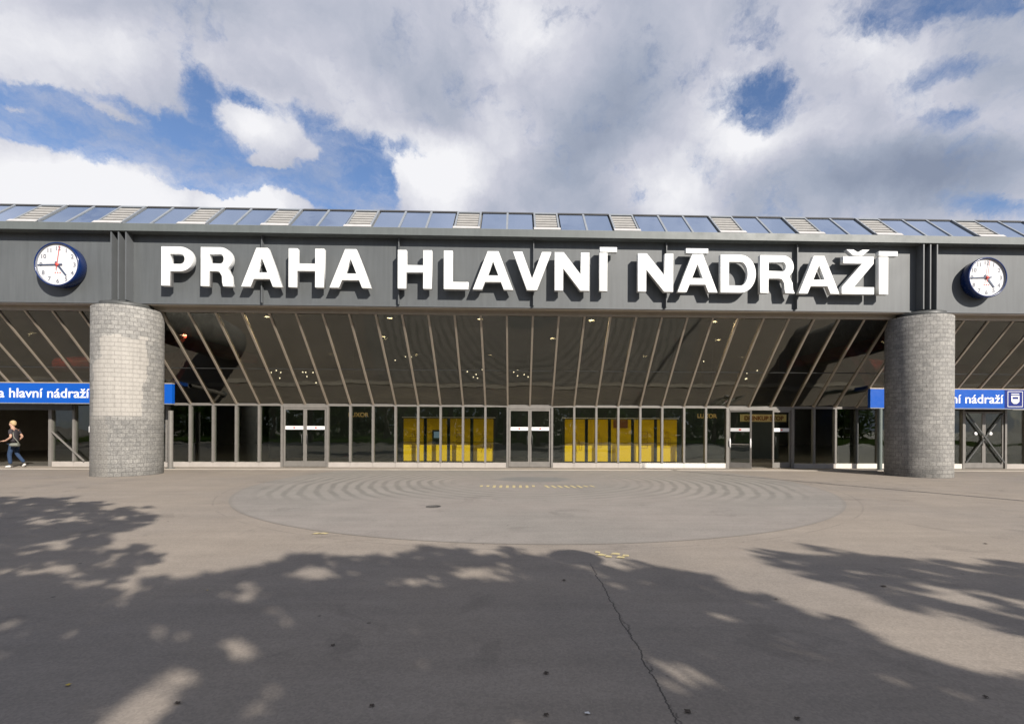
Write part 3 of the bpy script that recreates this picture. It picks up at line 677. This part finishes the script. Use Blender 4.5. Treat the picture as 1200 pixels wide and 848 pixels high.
# -------------------------------------------------------------- name letters
CAP = 1.27; LZ = 6.16; LY = 15.81; S = .285; T = .24
def arc(cx, cz, rx, rz, a0, a1, n=14):
    return [(cx+rx*math.cos(R_(a0+(a1-a0)*i/n)), cz+rz*math.sin(R_(a0+(a1-a0)*i/n))) for i in range(n+1)]
def glyph(ch, w, H=CAP, s=S, t=T):
    if ch == 'P':
        b = .37*H; ro = (H-b)/2; ri = ro-t
        return [[(0,0),(0,H)]+arc(w-ro, b+ro, ro, ro, 90, -90)+[(s,b),(s,0)],
                [(s,b+t)]+arc(w-ro, b+ro, ro-s*.95, ri, -90, 90)+[(s,H-t)]]
    if ch == 'R':
        b = .40*H; ro = (H-b)/2; ri = ro-t*.95
        return [[(0,0),(0,H)]+arc(w-ro-.02, b+ro, ro, ro, 90, -52)+[(w-.12, .36*H),(w-.06,.28*H),(w-.04,.10*H),(w+.02,0),(w-s-.02,0),(w-s-.05,.1*H),(w-s-.06,.26*H),(w-s-.14,.37*H),(w-s-.24,.385*H),(s,.385*H),(s,0)],
                [(s,b+t)]+arc(w-ro-.02, b+ro, ro-s*.95, ri, -90, 90)+[(s,H-t)]]
    if ch == 'A':
        a = .36; k = (w-a)/2/H; s1 = .31; yb = .20*H; yt = yb+.215; ym = (w/2-s1)/k
        return [[(0,0),((w-a)/2,H),((w+a)/2,H),(w,0),(w-s1,0),(w-s1-k*yb,yb),(s1+k*yb,yb),(s1,0)],
                [(s1+k*yt,yt),(w-s1-k*yt,yt),(w/2,min(ym,.84*H))]]
    if ch == 'H':
        c0 = .5*H-T*.5+.02
        return [[(0,0),(0,H),(s,H),(s,c0+t),(w-s,c0+t),(w-s,H),(w,H),(w,0),(w-s,0),(w-s,c0),(s,c0),(s,0)]]
    if ch == 'L':
        return [[(0,0),(0,H),(s,H),(s,t),(w,t),(w,0)]]
    if ch == 'V':
        a = .34; k = (w-a)/2/H; s1 = .31; ym = H-(w/2-s1)/k
        return [[(0,H),(s1,H),(w/2,max(ym,.17*H)),(w-s1,H),(w,H),((w+a)/2,0),((w-a)/2,0)]]
    if ch == 'N':
        y1 = .42*H; q = s*1.06
        return [[(0,0),(0,H),(q,H),(w-s,y1),(w-s,H),(w,H),(w,0),(w-q,0),(s,H-y1),(s,0)]]
    if ch == 'I': return [[(0,0),(0,H),(w,H),(w,0)]]
    if ch == 'D':
        return [[(0,0),(0,H)]+arc(w-.52, H/2, .52, H/2, 90, -90),
                [(s,t)]+arc(w-.52, H/2, .52-s, H/2-t, -90, 90)+[(s,H-t)]]
    if ch == 'Z':
        return [[(0,0),(0,t),(w-.42,H-t),(.05,H-t),(.05,H),(w-.02,H),(w-.02,H-t),(.42,t),(w,t),(w,0)]]
name = empty('station_name_sign', (0, LY, LZ), 'large white raised capital letters spelling the station name along the grey fascia', 'sign')
LET = [('P',188.75,226,0),('R',235,272.5,0),('A',282.5,331,0),('H',338,379.5,0),('A',386,435.5,0),
       ('H',466,506,0),('L',520,549,0),('A',554,601.5,0),('V',601,646,0),('N',650,690.7,0),('I',702.5,711.8,(703,723)),
       ('N',747.5,789,0),('A',794,841,(804,830)),('D',844.5,886,0),('R',891,931,0),('A',936,984,0),('Z',986.5,1024.5,'caron'),('I',1030,1041,(1030,1052))]
for ch, u0, u1, acc in LET:
    a, b = at(u0, 320, LY), at(u1, 320, LY); w = b.x-a.x
    o = outline('letter', glyph(ch, w), .17, 'white_letter', name, a.x, 0, 0)
    if acc == 'caron':
        p, q = at(992, 296, LY), at(1019, 296, LY); cw = q.x-p.x
        outline('accent', [[(0,.20),(.24,.20),(cw/2,.11),(cw-.24,.20),(cw,.20),(cw/2+.16,0),(cw/2-.16,0)]], .17, 'white_letter', o, p.x, 0, CAP+.03, .004)
    elif acc:
        p, q = at(acc[0], 294, LY), at(acc[1], 294, LY)
        outline('accent', [[(0,0),(0,.16),(q.x-p.x,.16),(q.x-p.x,0)]], .17, 'white_letter', o, p.x, 0, CAP+.03, .004)

# -------------------------------------------------------------- clocks
def clock(u, v, R, label):
    YF = FY-.36; c = at(u, v, YF)
    t = empty('station_clock', (c.x, FY, c.z), label, 'clock', 'round clocks on the fascia')
    d = -.36
    MB().lathe([(R*.93, -.003), (R*.97, -.05), (R, -.22), (R, d+.02), (R-.015, d), (R-.045, d), (R-.05, d+.015)], n=72, axis='Y').build('clock_case', 'clock_blue', t)
    MB().lathe([(R-.051, d+.014), (R-.07, d+.06)], n=72, axis='Y').build('inner_rim', 'clock_grey', t)
    fc = MB().lathe([(0.001, d+.06), (R-.07, d+.06)], n=72, axis='Y').build('dial', 'clock_face', t)
    yf = d+.052
    for h in range(1, 13):
        a = R_(90-30*h); rr = R*.74
        tx = text('numeral', str(h), .19, 'clock_grey', fc, rr*math.cos(a), yf+.004, rr*math.sin(a)-.065, align='CENTER', depth=.002, bold=.004)
    text('maker_mark', '\u2022 \u2022 \u2022', .12, 'clock_red', fc, 0, yf+.004, -R*.42, align='CENTER', depth=.002, bold=.006)
    def hand(name, ang, ln, tail, w, mat, y):
        a = R_(90-ang); dx, dz = math.cos(a), math.sin(a)
        q = MB(); nx, nz = -dz, dx
        vs = []
        for yy in (y, y+.006):
            vs += [(-dx*tail+nx*w, yy, -dz*tail+nz*w), (-dx*tail-nx*w, yy, -dz*tail-nz*w), (dx*ln-nx*w*.7, yy, dz*ln-nz*w*.7), (dx*ln+nx*w*.7, yy, dz*ln+nz*w*.7)]
        q.add(vs, [(0,1,2,3),(7,6,5,4),(0,4,5,1),(1,5,6,2),(2,6,7,3),(3,7,4,0)]); q.build(name, mat, t)
    hand('hour_hand', 142, R*.62, .11, .032, 'clock_ink', yf-.012)
    hand('minute_hand', 268, R*.86, .16, .022, 'clock_ink', yf-.024)
    hand('second_hand', 8, R*.84, .18, .008, 'clock_red', yf-.036)
    MB().lathe([(0.001, yf-.045), (.045, yf-.045), (.045, yf)], n=16, axis='Y').build('hub', 'clock_red', t)
clock(65.7, 309.3, .715, 'round blue-cased clock on the fascia left of the large letters')
clock(1158, 324.6, .685, 'round blue-cased clock on the fascia right of the large letters')

# -------------------------------------------------------------- blue signs
def train_icon(parent, x, y, z, s):
    q = MB(); q.box(x-.30*s, x+.30*s, y-.004, y, z+.34*s, z+.40*s); q.build('icon_bar', 'sign_white', parent)
    outline('train_icon', [[(-.30*s,-.18*s),(-.30*s,.26*s),(.30*s,.26*s),(.30*s,-.18*s),(.12*s,-.34*s),(-.12*s,-.34*s)],
                           [(-.22*s,.0),(.22*s,.0),(.22*s,.16*s),(-.22*s,.16*s)]], .01, 'sign_white', parent, x, y-.01, z, .001)
SZ_0, SZ_1 = 2.47, 3.21; SGY = 18.55
def blue_sign(x0, x1, tx0, tx1, icx, label):
    t = empty('blue_station_sign', ((x0+x1)/2, SGY, SZ_0), label, 'sign', 'long blue station signs over the side entrances')
    c = (x0+x1)/2; h = SZ_1-SZ_0
    MB().box(x0-c, x1-c, 0, .14, 0, h).build('board', 'sign_blue', t)
    MB().box(x0-c, x1-c, -.01, .15, -.035, -.003).build('lower_trim', 'skylight_frame', t)
    MB().box(x0-c, x1-c, .01, .15, h+.003, h+.04).build('upper_trim', 'bronze_frame', t)
    text('lettering', 'Praha hlavn\u00ed n\u00e1dra\u017e\u00ed', .50, 'sign_white', t, tx0-c, -.004, .20, width=tx1-tx0, bold=.006, depth=.003)
    MB().box(icx-.42-c, icx+.42-c, -.006, -.002, .01, h-.01).build('icon_panel', 'sign_navy', t)
    ic = MB(); s = .31
    for (a, b, cc, d) in ((-s, s, s-.02, s), (-s, s, -s, -s+.02), (-s, -s+.02, -s+.02, s-.02), (s-.02, s, -s+.02, s-.02)):
        ic.box(icx+a-c, icx+b-c, -.012, -.007, h/2+cc, h/2+d)
    ic.build('icon_frame', 'sign_white', t)
    train_icon(t, icx-c, -.008, h/2, .55)
    return t
xa = at(207, 461, SGY).x
blue_sign(-23.5, xa-.17, at(-34, 461, SGY).x, at(104, 461, SGY).x, -22.7, 'blue sign board left of the patched pillar, over the entrance where a person walks')
xb = at(1020, 465, SGY).x
blue_sign(xb, 20.6, at(1175, 465, SGY).x-4.35, at(1175, 465, SGY).x, 19.35, 'blue sign board right of the grey pillar, with a dark square train symbol')
def post(x, y, h, r, mat, label):
    t = empty('sign_post', (x, y, 0), label, 'post', 'steel posts carrying the blue signs')
    MB().lathe([(r, .02), (r, h)], n=20).build('tube', mat, t)
    MB().lathe([(r*1.8, 0.0), (r*1.8, .02), (r*1.05, .03)], n=20).build('base_plate', 'dark_frame', t)
post(at(1031, 500, 18.62).x, 18.62, SZ_0-.04, .085, 'post_green', 'round grey-green post under the end of the blue sign, beside the right pillar')
post(at(200, 500, 18.62).x, 18.62, 2.2, .085, 'steel_frame', 'round pale steel post tucked against the right side of the patched pillar')

# -------------------------------------------------------------- lockers
def locker(x0, w, kind, label):
    t = empty('luggage_locker', (x0+w/2, 21.5, .02), label, 'locker', 'yellow lockers behind the station glass')
    h = 2.03; a = w/2
    MB().box(-a+.02, a-.02, .04, .6, .06, h-.02).build('cabinet', 'locker_dark', t)
    d = MB().box(-a+.075, a-.075, 0.0, .038, .09, h-.05).build('front_panel', 'locker_yellow', t)
    MB().box(-a, a, -.02, .6, h-.018, h+.03).build('top_trim', 'locker_trim', t)
    q = MB(); q.box(-a+.08, a-.08, -.004, -.001, .92, .935); q.build('panel_seam', 'locker_dark', d)
    q = MB(); 
    def ln(p, r): q.bar((p[0], -.004, p[1]), (r[0], -.004, r[1]), .014, .004, up=(0, 1, 0))
    if kind == 'case':
        for p, r in (((-.15,.72),(.15,.72)),((.15,.72),(.15,1.15)),((.15,1.15),(-.15,1.15)),((-.15,1.15),(-.15,.72)),((-.05,1.15),(-.05,1.42)),((.05,1.15),(.05,1.42)),((-.05,1.42),(.05,1.42)),((-.08,.8),(-.08,1.07)),((.08,.8),(.08,1.07))): ln(p, r)
    elif kind == 'person':
        for p, r in (((0,1.2),(0,.8)),((0,.8),(-.1,.45)),((0,.8),(.12,.45)),((0,1.15),(-.16,.9)),((0,1.15),(.2,1.0)),((-.05,1.25),(.05,1.25)),((.05,1.25),(.05,1.38)),((.05,1.38),(-.05,1.38)),((-.05,1.38),(-.05,1.25)),((.2,1.0),(.2,.6)),((.2,.6),(.32,.6)),((.32,.6),(.32,.85)),((.32,.85),(.2,.85))): ln(p, r)
    elif kind == 'stack':
        for zz in (.7, .9, 1.1, 1.3):
            for p, r in (((-.16,zz),(.16,zz)),((.16,zz),(.16,zz+.13)),((.16,zz+.13),(-.16,zz+.13)),((-.16,zz+.13),(-.16,zz))): ln(p, r)
    if q.v: q.build('pictogram', 'brown_panel', d)
    if kind == 'screen':
        e = MB().box(-.20, .22, -.05, -.002, .85, 1.48).build('terminal', 'locker_dark', t)
        MB().box(-.13, .15, -.054, -.0505, 1.12, 1.40).build('screen', 'screen_glow', e)
    if kind == 'board':
        MB().box(-.35, .30, -.03, -.002, 1.60, 1.97).build('poster', 'brown_panel', t)
lx = at(471, 515, 21.5).x; lw = (at(580, 515, 21.5).x-lx)/4
for i, kd in enumerate(('case', 'screen', 'stack', 'person')):
    locker(lx+i*lw, lw, kd, ['leftmost yellow locker left of the central door, with a suitcase outline', 'yellow locker with a small dark terminal screen', 'third yellow locker left of the central door, with stacked box outlines', 'yellow locker closest to the central door on its left, with a walking figure outline'][i])
rx = at(660, 515, 21.5).x; rw = (at(795, 515, 21.5).x-rx)/5
for i, kd in enumerate(('person', 'case', 'board', 'stack', 'case')):
    locker(rx+i*rw, rw, kd, ['yellow locker closest to the central door on its right, with a walking figure outline', 'second yellow locker right of the central door, with a suitcase outline', 'yellow locker with a brown poster in its upper corner', 'fourth yellow locker right of the central door, with stacked box outlines', 'rightmost yellow locker, with a suitcase outline'][i])

# -------------------------------------------------------------- shop signs inside
def shop_sign(u0, u1, v, Y, body, h, board, ink, label, bw=0.15):
    a, b = at(u0, v, Y), at(u1, v, Y)
    t = empty('shop_sign', (a.x, Y, a.z), label, 'sign')
    MB().box(-bw, b.x-a.x+bw, .01, .09, -h*.72, h*.72).build('sign_board', board, t)
    MB().box(.2, .23, .03, .06, h*.72, ZF-a.z).build('hanger', 'dark_frame', t)
    MB().box(b.x-a.x-.23, b.x-a.x-.20, .03, .06, h*.72, ZF-a.z).build('hanger', 'dark_frame', t)
    text('lettering', body, h*1.15, ink, t, 0, .0, -h*.42, width=b.x-a.x, bold=.008, depth=.005)
shop_sign(408, 432, 485.5, 23.8, 'LUXOR', .25, 'shop_dark', 'gold_letter', 'small gold lettered LUXOR sign behind the glass left of the yellow lockers')
shop_sign(817, 840, 487, 23.8, 'LUXOR', .25, 'shop_dark', 'gold_letter', 'small gold lettered LUXOR sign behind the glass right of the yellow lockers')
shop_sign(872, 918, 489.5, 22.6, 'DRINKUP STOP', .24, 'board_cream', 'brown_panel', 'cream shop board with dark red capitals above the open doorway')

# -------------------------------------------------------------- trees (they stand behind the viewer and shade the plaza)
LX, LYY = -0.963, 1.333                          # shadow shift per metre of height
def leaves(mb, c, r, n, rr, size=.15):
    for _ in range(n):
        d = Vector((rr.gauss(0, 1), rr.gauss(0, 1), rr.gauss(0, 1))).normalized()*r*(rr.random()**.45)
        p = Vector(c)+Vector((d.x, d.y, d.z*.75)); q = Quaternion((rr.gauss(0,1), rr.gauss(0,1), rr.gauss(0,1), rr.gauss(0,1))).normalized()
        s = size*rr.uniform(.7, 1.35)
        a = q @ Vector((s, 0, 0)); b = q @ Vector((0, s*.55, s*.12))
        mb.add([p-a, p+b*.9-a*.1, p+a, p-b*.9-a*.1], [(0,1,2,3)])
def shade_tree(gc, hc, spots, label, seed, name='plane_tree', n_leaf=170):
    """spots: shadow patches wanted on the ground (x, y, radius). The clumps that throw them float along the sun rays."""
    rr = random.Random(seed)
    cx, cy = gc[0]-LX*hc, gc[1]-LYY*hc
    t = empty(name, (cx, cy, 0), label, 'tree', 'trees shading the plaza')
    sd = Vector((LX, LYY)).normalized(); k = math.hypot(LX, LYY)
    cl = []
    for gx, gy, r in spots:
        s = (gx-gc[0])*sd.x+(gy-gc[1])*sd.y
        h = hc + s*k/(1+k*k) + rr.uniform(-1.5, 1.5)
        h = max(h, 3.2)
        cl.append((Vector((gx-LX*h-cx, gy-LYY*h-cy, h)), r))
    f = MB()
    for c, r in cl: leaves(f, c, r, int(n_leaf*(r/.7)**2)+13, rr, .105)
    w = MB(); top = Vector((rr.uniform(-.2,.2), rr.uniform(-.2,.2), hc*.62))
    w.tube([(0,0,-.1), (.05,.02,1.2), (top.x*.5,top.y*.5,hc*.35), top, (top.x, top.y, hc*1.05)], [.30,.22,.19,.15,.05], 10)
    for c, r in cl[::14]:
        z0 = min(c.z-.6, hc*.9)*rr.uniform(.55, .85); z0 = max(z0, 2.2)
        b0 = Vector((top.x*z0/hc, top.y*z0/hc, z0)); mid = b0.lerp(c, .5)+Vector((0,0,.4))
        w.tube([b0, mid, c], [.07,.04,.012], 5, caps=False)
    f.build('crown', 'foliage', t); w.build('trunk', 'bark', t)
    return t
def fill_spots(poly, step, r, rr, holes=(), skip=0.0, thin=.56):
    out = []
    xs = [p[0] for p in poly]; ys = [p[1] for p in poly]
    def inside(x, y):
        c = False; j = len(poly)-1
        for i in range(len(poly)):
            if (poly[i][1] > y) != (poly[j][1] > y) and x < (poly[j][0]-poly[i][0])*(y-poly[i][1])/(poly[j][1]-poly[i][1])+poly[i][0]: c = not c
            j = i
        return c
    y = min(ys)
    while y < max(ys):
        x = min(xs)
        while x < max(xs):
            px, py = x+rr.uniform(-.4, .4)*step, y+rr.uniform(-.4, .4)*step
            nz = .45*mnoise.noise(Vector((px*1.5+31, py*.9, 5)))+1.0*mnoise.noise(Vector((px*4.2, py*2.3+9, 2)))
            if inside(px, py) and nz < thin and rr.random() > skip and not any(((px-a)/c)**2+((py-b)/d)**2 < 1 for a, b, c, d in holes):
                out.append((px, py, r*rr.uniform(.75, 1.2)))
            x += step
        y += step
    for a, b, c, d in holes:
        for k in range(int(2+c*d*5)):
            out.append((a+rr.gauss(0, .6)*c, b+rr.gauss(0, .6)*d, rr.uniform(.05, .13)))
    # loose sprays of leaves standing out of the crown's edge
    n = len(poly)
    for i in range(n):
        a, b = Vector(poly[i]), Vector(poly[(i+1) % n]); L_ = (b-a).length
        for k in range(int(L_/.17)):
            p = a.lerp(b, rr.random()); nv = Vector((-(b-a).y, (b-a).x)).normalized()
            o = rr.gauss(0, .13); out.append((p.x+nv.x*o, p.y+nv.y*o*1.6, rr.uniform(.10, .22)))
    return out
def gpoly(pts): return [(gr(u, v).x, gr(u, v).y) for u, v in pts]
def ghole(u, v, du, dv):
    c = gr(u, v); return (c.x, c.y, abs(gr(u+du, v).x-c.x)+.10, abs(gr(u, v-dv).y-c.y)+.12)
rr = random.Random(3)
mainp = gpoly([(225,682),(330,658),(470,648),(600,650),(690,668),(765,668),(820,686),(870,710),(950,727),(1020,755),(1095,778),(1170,798),(1230,815)])+[(4.2,1.6),(4.9,-2.0),(-2.5,-2.0),(-3.6,2.0)]
holes = [ghole(262,788,66,48), ghole(302,760,40,20), ghole(190,738,60,9), ghole(370,670,45,6), ghole(560,668,60,5), ghole(712,765,14,8), ghole(770,765,35,9), ghole(850,815,40,8), ghole(330,730,22,5), ghole(440,715,30,3), ghole(930,770,28,5), ghole(830,735,30,4)]
extra = gpoly([(380,700),(700,690),(820,725),(900,770),(1010,830)])+[(2.6, 1.0), (-1.6, 1.0)]
shade_tree((0.2, 2.4), 6.6, fill_spots(mainp, .225, .175, rr, holes, .05)+fill_spots(extra, .27, .20, random.Random(21), holes, .10, .60), 'broad tree behind the viewer whose crown shades the middle of the plaza', 11)
leftp = gpoly([(0,590),(70,588),(165,603),(140,622),(30,618),(0,625)])+gpoly([(0,640),(120,640),(185,655),(150,672),(0,690)])[::-1]
leftp = gpoly([(-60,585),(60,586),(165,606),(120,625),(90,640),(175,652),(150,672),(20,690),(-80,700),(-200,690),(-200,600)])
shade_tree((-9.3, 7.2), 8.2, fill_spots(leftp, .26, .19, rr, [ghole(110,632,40,7), ghole(90,665,60,4), ghole(60,610,30,2)], .06), 'tree whose crown shades the left side of the plaza', 12)
lp = gpoly([(-100,705),(60,690),(200,690),(260,720),(250,848)])+[(-3.4,1.0),(-4.5,-3.5),(-11,-2.0)]
holes2 = [ghole(60,845,60,10), ghole(190,738,60,9), ghole(262,788,70,50), ghole(140,834,90,26)]
shade_tree((-4.9, 2.2), 6.8, fill_spots(lp, .24, .185, rr, holes2, .05), 'tree standing between the broad tree and the left tree', 13)
rp = gpoly([(915,652),(1000,652),(1100,664),(1300,670),(1500,700),(1400,790),(1200,740),(1110,715),(1010,690),(960,670)])
shade_tree((5.9, 4.6), 7.0, fill_spots(rp, .23, .16, rr, [ghole(1080,690,60,4), ghole(1160,712,50,4)], .07), 'tree on the right whose narrow crown throws a long tongue of shade', 14)
# woodland and grass behind the viewer, seen mirrored in the glass
src = [o for o in COL.objects if o.name.startswith('plane_tree')]
spots = [(-30,-20,1.2),(-23,-14,1.1),(-15,-22,1.3),(-8,-17,1.15),(0,-24,1.35),(9,-18,1.2),(16,-26,1.3),(23,-17,1.1),(31,-22,1.3),(-38,-30,1.6),(-20,-34,1.6),(-4,-36,1.7),(14,-38,1.7),(34,-36,1.7)]
for i, (x, y, s) in enumerate(spots):
    o = src[i % len(src)]; c = o.copy(); COL.objects.link(c); c.location = (x, y, 0); c.rotation_euler = (0, 0, i*1.9); c.scale = (s, s, s*1.05)
    c['label'] = 'park tree beyond the grass, %s row, number %d from the left' % (('front', i+1) if i < 9 else ('rear', i-8)); c['group'] = 'park trees beyond the grass'
    for ch in o.children:
        d = ch.copy(); COL.objects.link(d); d.parent = c
m = MB(); rg = random.Random(5)
m.add([(-60,-60,.02),(60,-60,.02),(60,-11,.02),(-60,-11,.02)], [(0,1,2,3)])
for _ in range(9000):
    x, y = rg.uniform(-40, 40), -11-abs(rg.gauss(0, 7)); h = rg.uniform(.06, .16); a = rg.uniform(0, 6.28); w = .03
    m.add([(x-w*math.cos(a), y-w*math.sin(a), .02), (x+w*math.cos(a), y+w*math.sin(a), .02), (x+rg.uniform(-.04,.04), y, .02+h)], [(0,1,2)])
tag(m.build('grass', 'grass'), 'park lawn of short green grass behind the trees', 'grass', kind='stuff')
# undergrowth at the back of the park
m = MB(); rb = random.Random(8)
for i in range(70):
    x = -60+i*1.74; 
    for j in range(3): leaves(m, (x+rb.uniform(-1,1), -44+rb.uniform(-3,3), 1.5+j*2.2), 2.6, 110, rb, .45)
tag(m.build('woodland', 'foliage'), 'dense dark green wood closing the far side of the park', 'woodland', kind='stuff')

# -------------------------------------------------------------- lamps that throw the round and the thin shadows
p = gr(672, 651.5); hl = 4.6
L = empty('street_lamp', (p.x-LX*hl, p.y-LYY*hl, 0), 'street lamp with a round flat head standing between the trees', 'street lamp')
MB().lathe([(.09, 0), (.09, .4), (.05, .45), (.04, hl-.1)], n=16).build('pole', 'lamp_metal', L)
MB().lathe([(0.001, hl-.16), (.24, hl-.12), (.29, hl-.02), (.27, hl+.05), (.1, hl+.13), (0.001, hl+.15)], n=28).build('lamp_head', 'lamp_metal', L)
p = gr(1200, 586.5); d = Vector((LX, LYY)); k = p.y/d.y
base = Vector((p.x, p.y))-d*6.2; 
L = empty('flagpole', (base.x, base.y, 0), 'tall thin grey mast at the right edge of the plaza', 'mast')
MB().lathe([(.14, 0), (.14, .5), (.085, .55), (.05, 13.0), (0.001, 13.05)], n=16).build('mast_tube', 'lamp_metal', L)
MB().lathe([(.22, 0), (.22, .03), (.15, .05)], n=16).build('foot', 'iron', L)

# -------------------------------------------------------------- things lying on the plaza
p = gr(508, 593.5)
L = empty('drain_cover', (p.x, p.y, .005), 'small dark oval iron cover set in the paved circle', 'drain cover')
MB().lathe([(.15, 0), (.15, .006), (.125, .006), (.125, .003), (0.001, .003)], n=28).build('rim', 'iron', L)
def flat_leaf(u, v, s, mat, label, kind, grp):
    p = gr(u, v); a = random.uniform(0, 6.28); q = MB(); n = 9; s *= .55
    vs = []
    for i in range(n):
        t = 2*math.pi*i/n; r = s*(1 if i % 2 else .62)
        vs.append((r*math.cos(t+a)*1.2, r*math.sin(t+a), .004+.005*random.random()))
    vs.append((0, 0, .006)); q.add(vs, [(i, (i+1) % n, n) for i in range(n)])
    o = q.build(kind, mat, None, (p.x, p.y, .002)); tag(o, label, 'litter' if mat == 'paper' else 'leaf', grp)
for (u, v, s) in ((390,756,.03),(208,824,.035),(436,827,.03),(640,838,.03),(806,834,.04),(934,842,.03),(1155,817,.03),(640,789,.035),(661,680,.04),(910,702,.03),(1035,687,.05),(1155,637,.05),(172,556,.14)):
    flat_leaf(u, v, s, 'dry_leaf', 'small dark dry leaf lying flat on the asphalt', 'fallen_leaf', 'dry leaves scattered on the plaza')
for (u, v, s) in ((80,803,.03),(243,692,.02)):
    flat_leaf(u, v, s, 'yellow_leaf', 'tiny yellow leaf lying in the tree shade at left', 'fallen_leaf', 'yellow leaves in the shade')
flat_leaf(688, 836, .03, 'paper', 'white paper scrap on the shaded asphalt beside the long crack', 'paper_scrap', None)

# -------------------------------------------------------------- person
def skin_mesh(name, joints, edges, mat, parent, root=0, sub=2):
    me = bpy.data.meshes.new(name); me.from_pydata([j[0] for j in joints], edges, [])
    o = bpy.data.objects.new(name, me); COL.objects.link(o)
    sk = o.modifiers.new('skin', 'SKIN'); sk.use_smooth_shade = True
    for i, (p, r) in enumerate(joints):
        d = me.skin_vertices[0].data[i]; d.radius = r if isinstance(r, tuple) else (r, r); d.use_root = (i == root)
    sb = o.modifiers.new('sub', 'SUBSURF'); sb.levels = sub; sb.render_levels = sub
    return to_mesh(o, name, mat, parent)
pc = gr(17, 547.5)
pe = empty('person', (pc.x, pc.y, 0), 'person in dark T-shirt and blue jeans walking past the left entrance', 'person', rz=R_(195))
# local frame: walking towards +x (turned 195 degrees by the empty, so to the left), left side is +y
J = [((0,0,.96),.11),((.01,0,1.12),(.12,.085)),((.02,0,1.30),(.15,.10)),((.03,0,1.44),(.10,.075)),((.05,0,1.52),.050),((.07,0,1.60),(.075,.07)),((.085,0,1.68),(.085,.078)),((.08,0,1.75),(.05,.05)),
     ((.02,.19,1.41),.050),((-.03,.24,1.16),.040),((.17,.20,1.02),.030),((.22,.19,1.01),(.030,.022)),
     ((.02,-.19,1.41),.050),((-.10,-.25,1.17),.040),((.08,-.27,1.00),.030),((.13,-.27,.98),(.030,.022)),
     ((.155,0,1.645),.016)]
E = [(0,1),(1,2),(2,3),(3,4),(4,5),(5,6),(6,7),(3,8),(8,9),(9,10),(10,11),(3,12),(12,13),(13,14),(14,15),(6,16)]
for base_i, (hx, hy, hz) in ((11,(.22,.19,1.01)),(15,(.13,-.27,.98))):
    for dy, dz, ln in ((-.028,.006,.055),(-.010,.010,.068),(.010,.008,.062),(.026,0,.048)):
        a = len(J); J.append(((hx+.045, hy+dy, hz+dz), .0095)); J.append(((hx+.045+ln*.7, hy+dy*1.1, hz+dz-.02), .008)); E += [(base_i, a), (a, a+1)]
    a = len(J); J.append(((hx+.02, hy-.04, hz+.03), .010)); J.append(((hx+.055, hy-.055, hz+.03), .009)); E += [(base_i, a), (a, a+1)]
body = skin_mesh('body', J, E, 'skin', pe)
hv = MB(); prof = [(0.001 if a in (0, 180) else math.sin(R_(a)), math.cos(R_(a))) for a in range(0, 181, 15)]
hv.lathe(prof, (0, 0, 0), 20)
hv.v = [(.048+.098*x-.045*max(0, -z)*max(0, x)-.03*max(0, -z), .088*y, 1.70+(.105 if z > 0 else .115)*z+.035*max(0, x)*(z < 0)) for x, y, z in hv.v]
hv.build('hair', 'hair_blond', pe)
skin_mesh('t_shirt', [((0,0,.93),(.155,.12)),((.01,0,1.10),(.155,.115)),((.02,0,1.29),(.175,.13)),((.03,0,1.43),(.12,.095)),((.02,.18,1.41),.070),((-.01,.225,1.25),.062),((.02,-.18,1.41),.070),((-.05,-.23,1.26),.062)],
          [(0,1),(1,2),(2,3),(3,4),(4,5),(3,6),(6,7)], 'shirt_dark', pe)
skin_mesh('jeans', [((0,0,.95),(.14,.12)),((.02,.09,.84),.095),((.10,.10,.50),.068),((.06,.10,.13),.058),((0,-.09,.84),.095),((-.02,-.10,.50),.068),((-.24,-.10,.18),.055)],
          [(0,1),(1,2),(2,3),(0,4),(4,5),(5,6)], 'jeans', pe)
skin_mesh('shoe', [((.04,.10,.055),.048),((.12,.10,.045),.046),((.22,.10,.038),.036)], [(0,1),(1,2)], 'shoe_white', pe)
skin_mesh('shoe', [((-.28,-.10,.14),.048),((-.23,-.10,.07),.046),((-.17,-.10,.03),.034)], [(0,1),(1,2)], 'shoe_white', pe)
bag = empty('shoulder_bag', (0, 0, 0), 'grey shoulder bag hanging at the hip of the walking person', 'bag')
bag.location = pe.location; bag.rotation_euler = pe.rotation_euler
skin_mesh('pouch', [((-.30,.28,.88),(.10,.07)),((-.18,.29,.86),(.13,.08)),((-.05,.28,.88),(.10,.06))], [(0,1),(1,2)], 'bag_grey', bag, root=1)
MB().tube([(-.28,.27,.95),(-.12,.24,1.15),(.0,.12,1.44),(.06,-.06,1.47)], [.014]*4, 6).build('strap', 'bag_grey', bag)
bpy.context.view_layer.update()
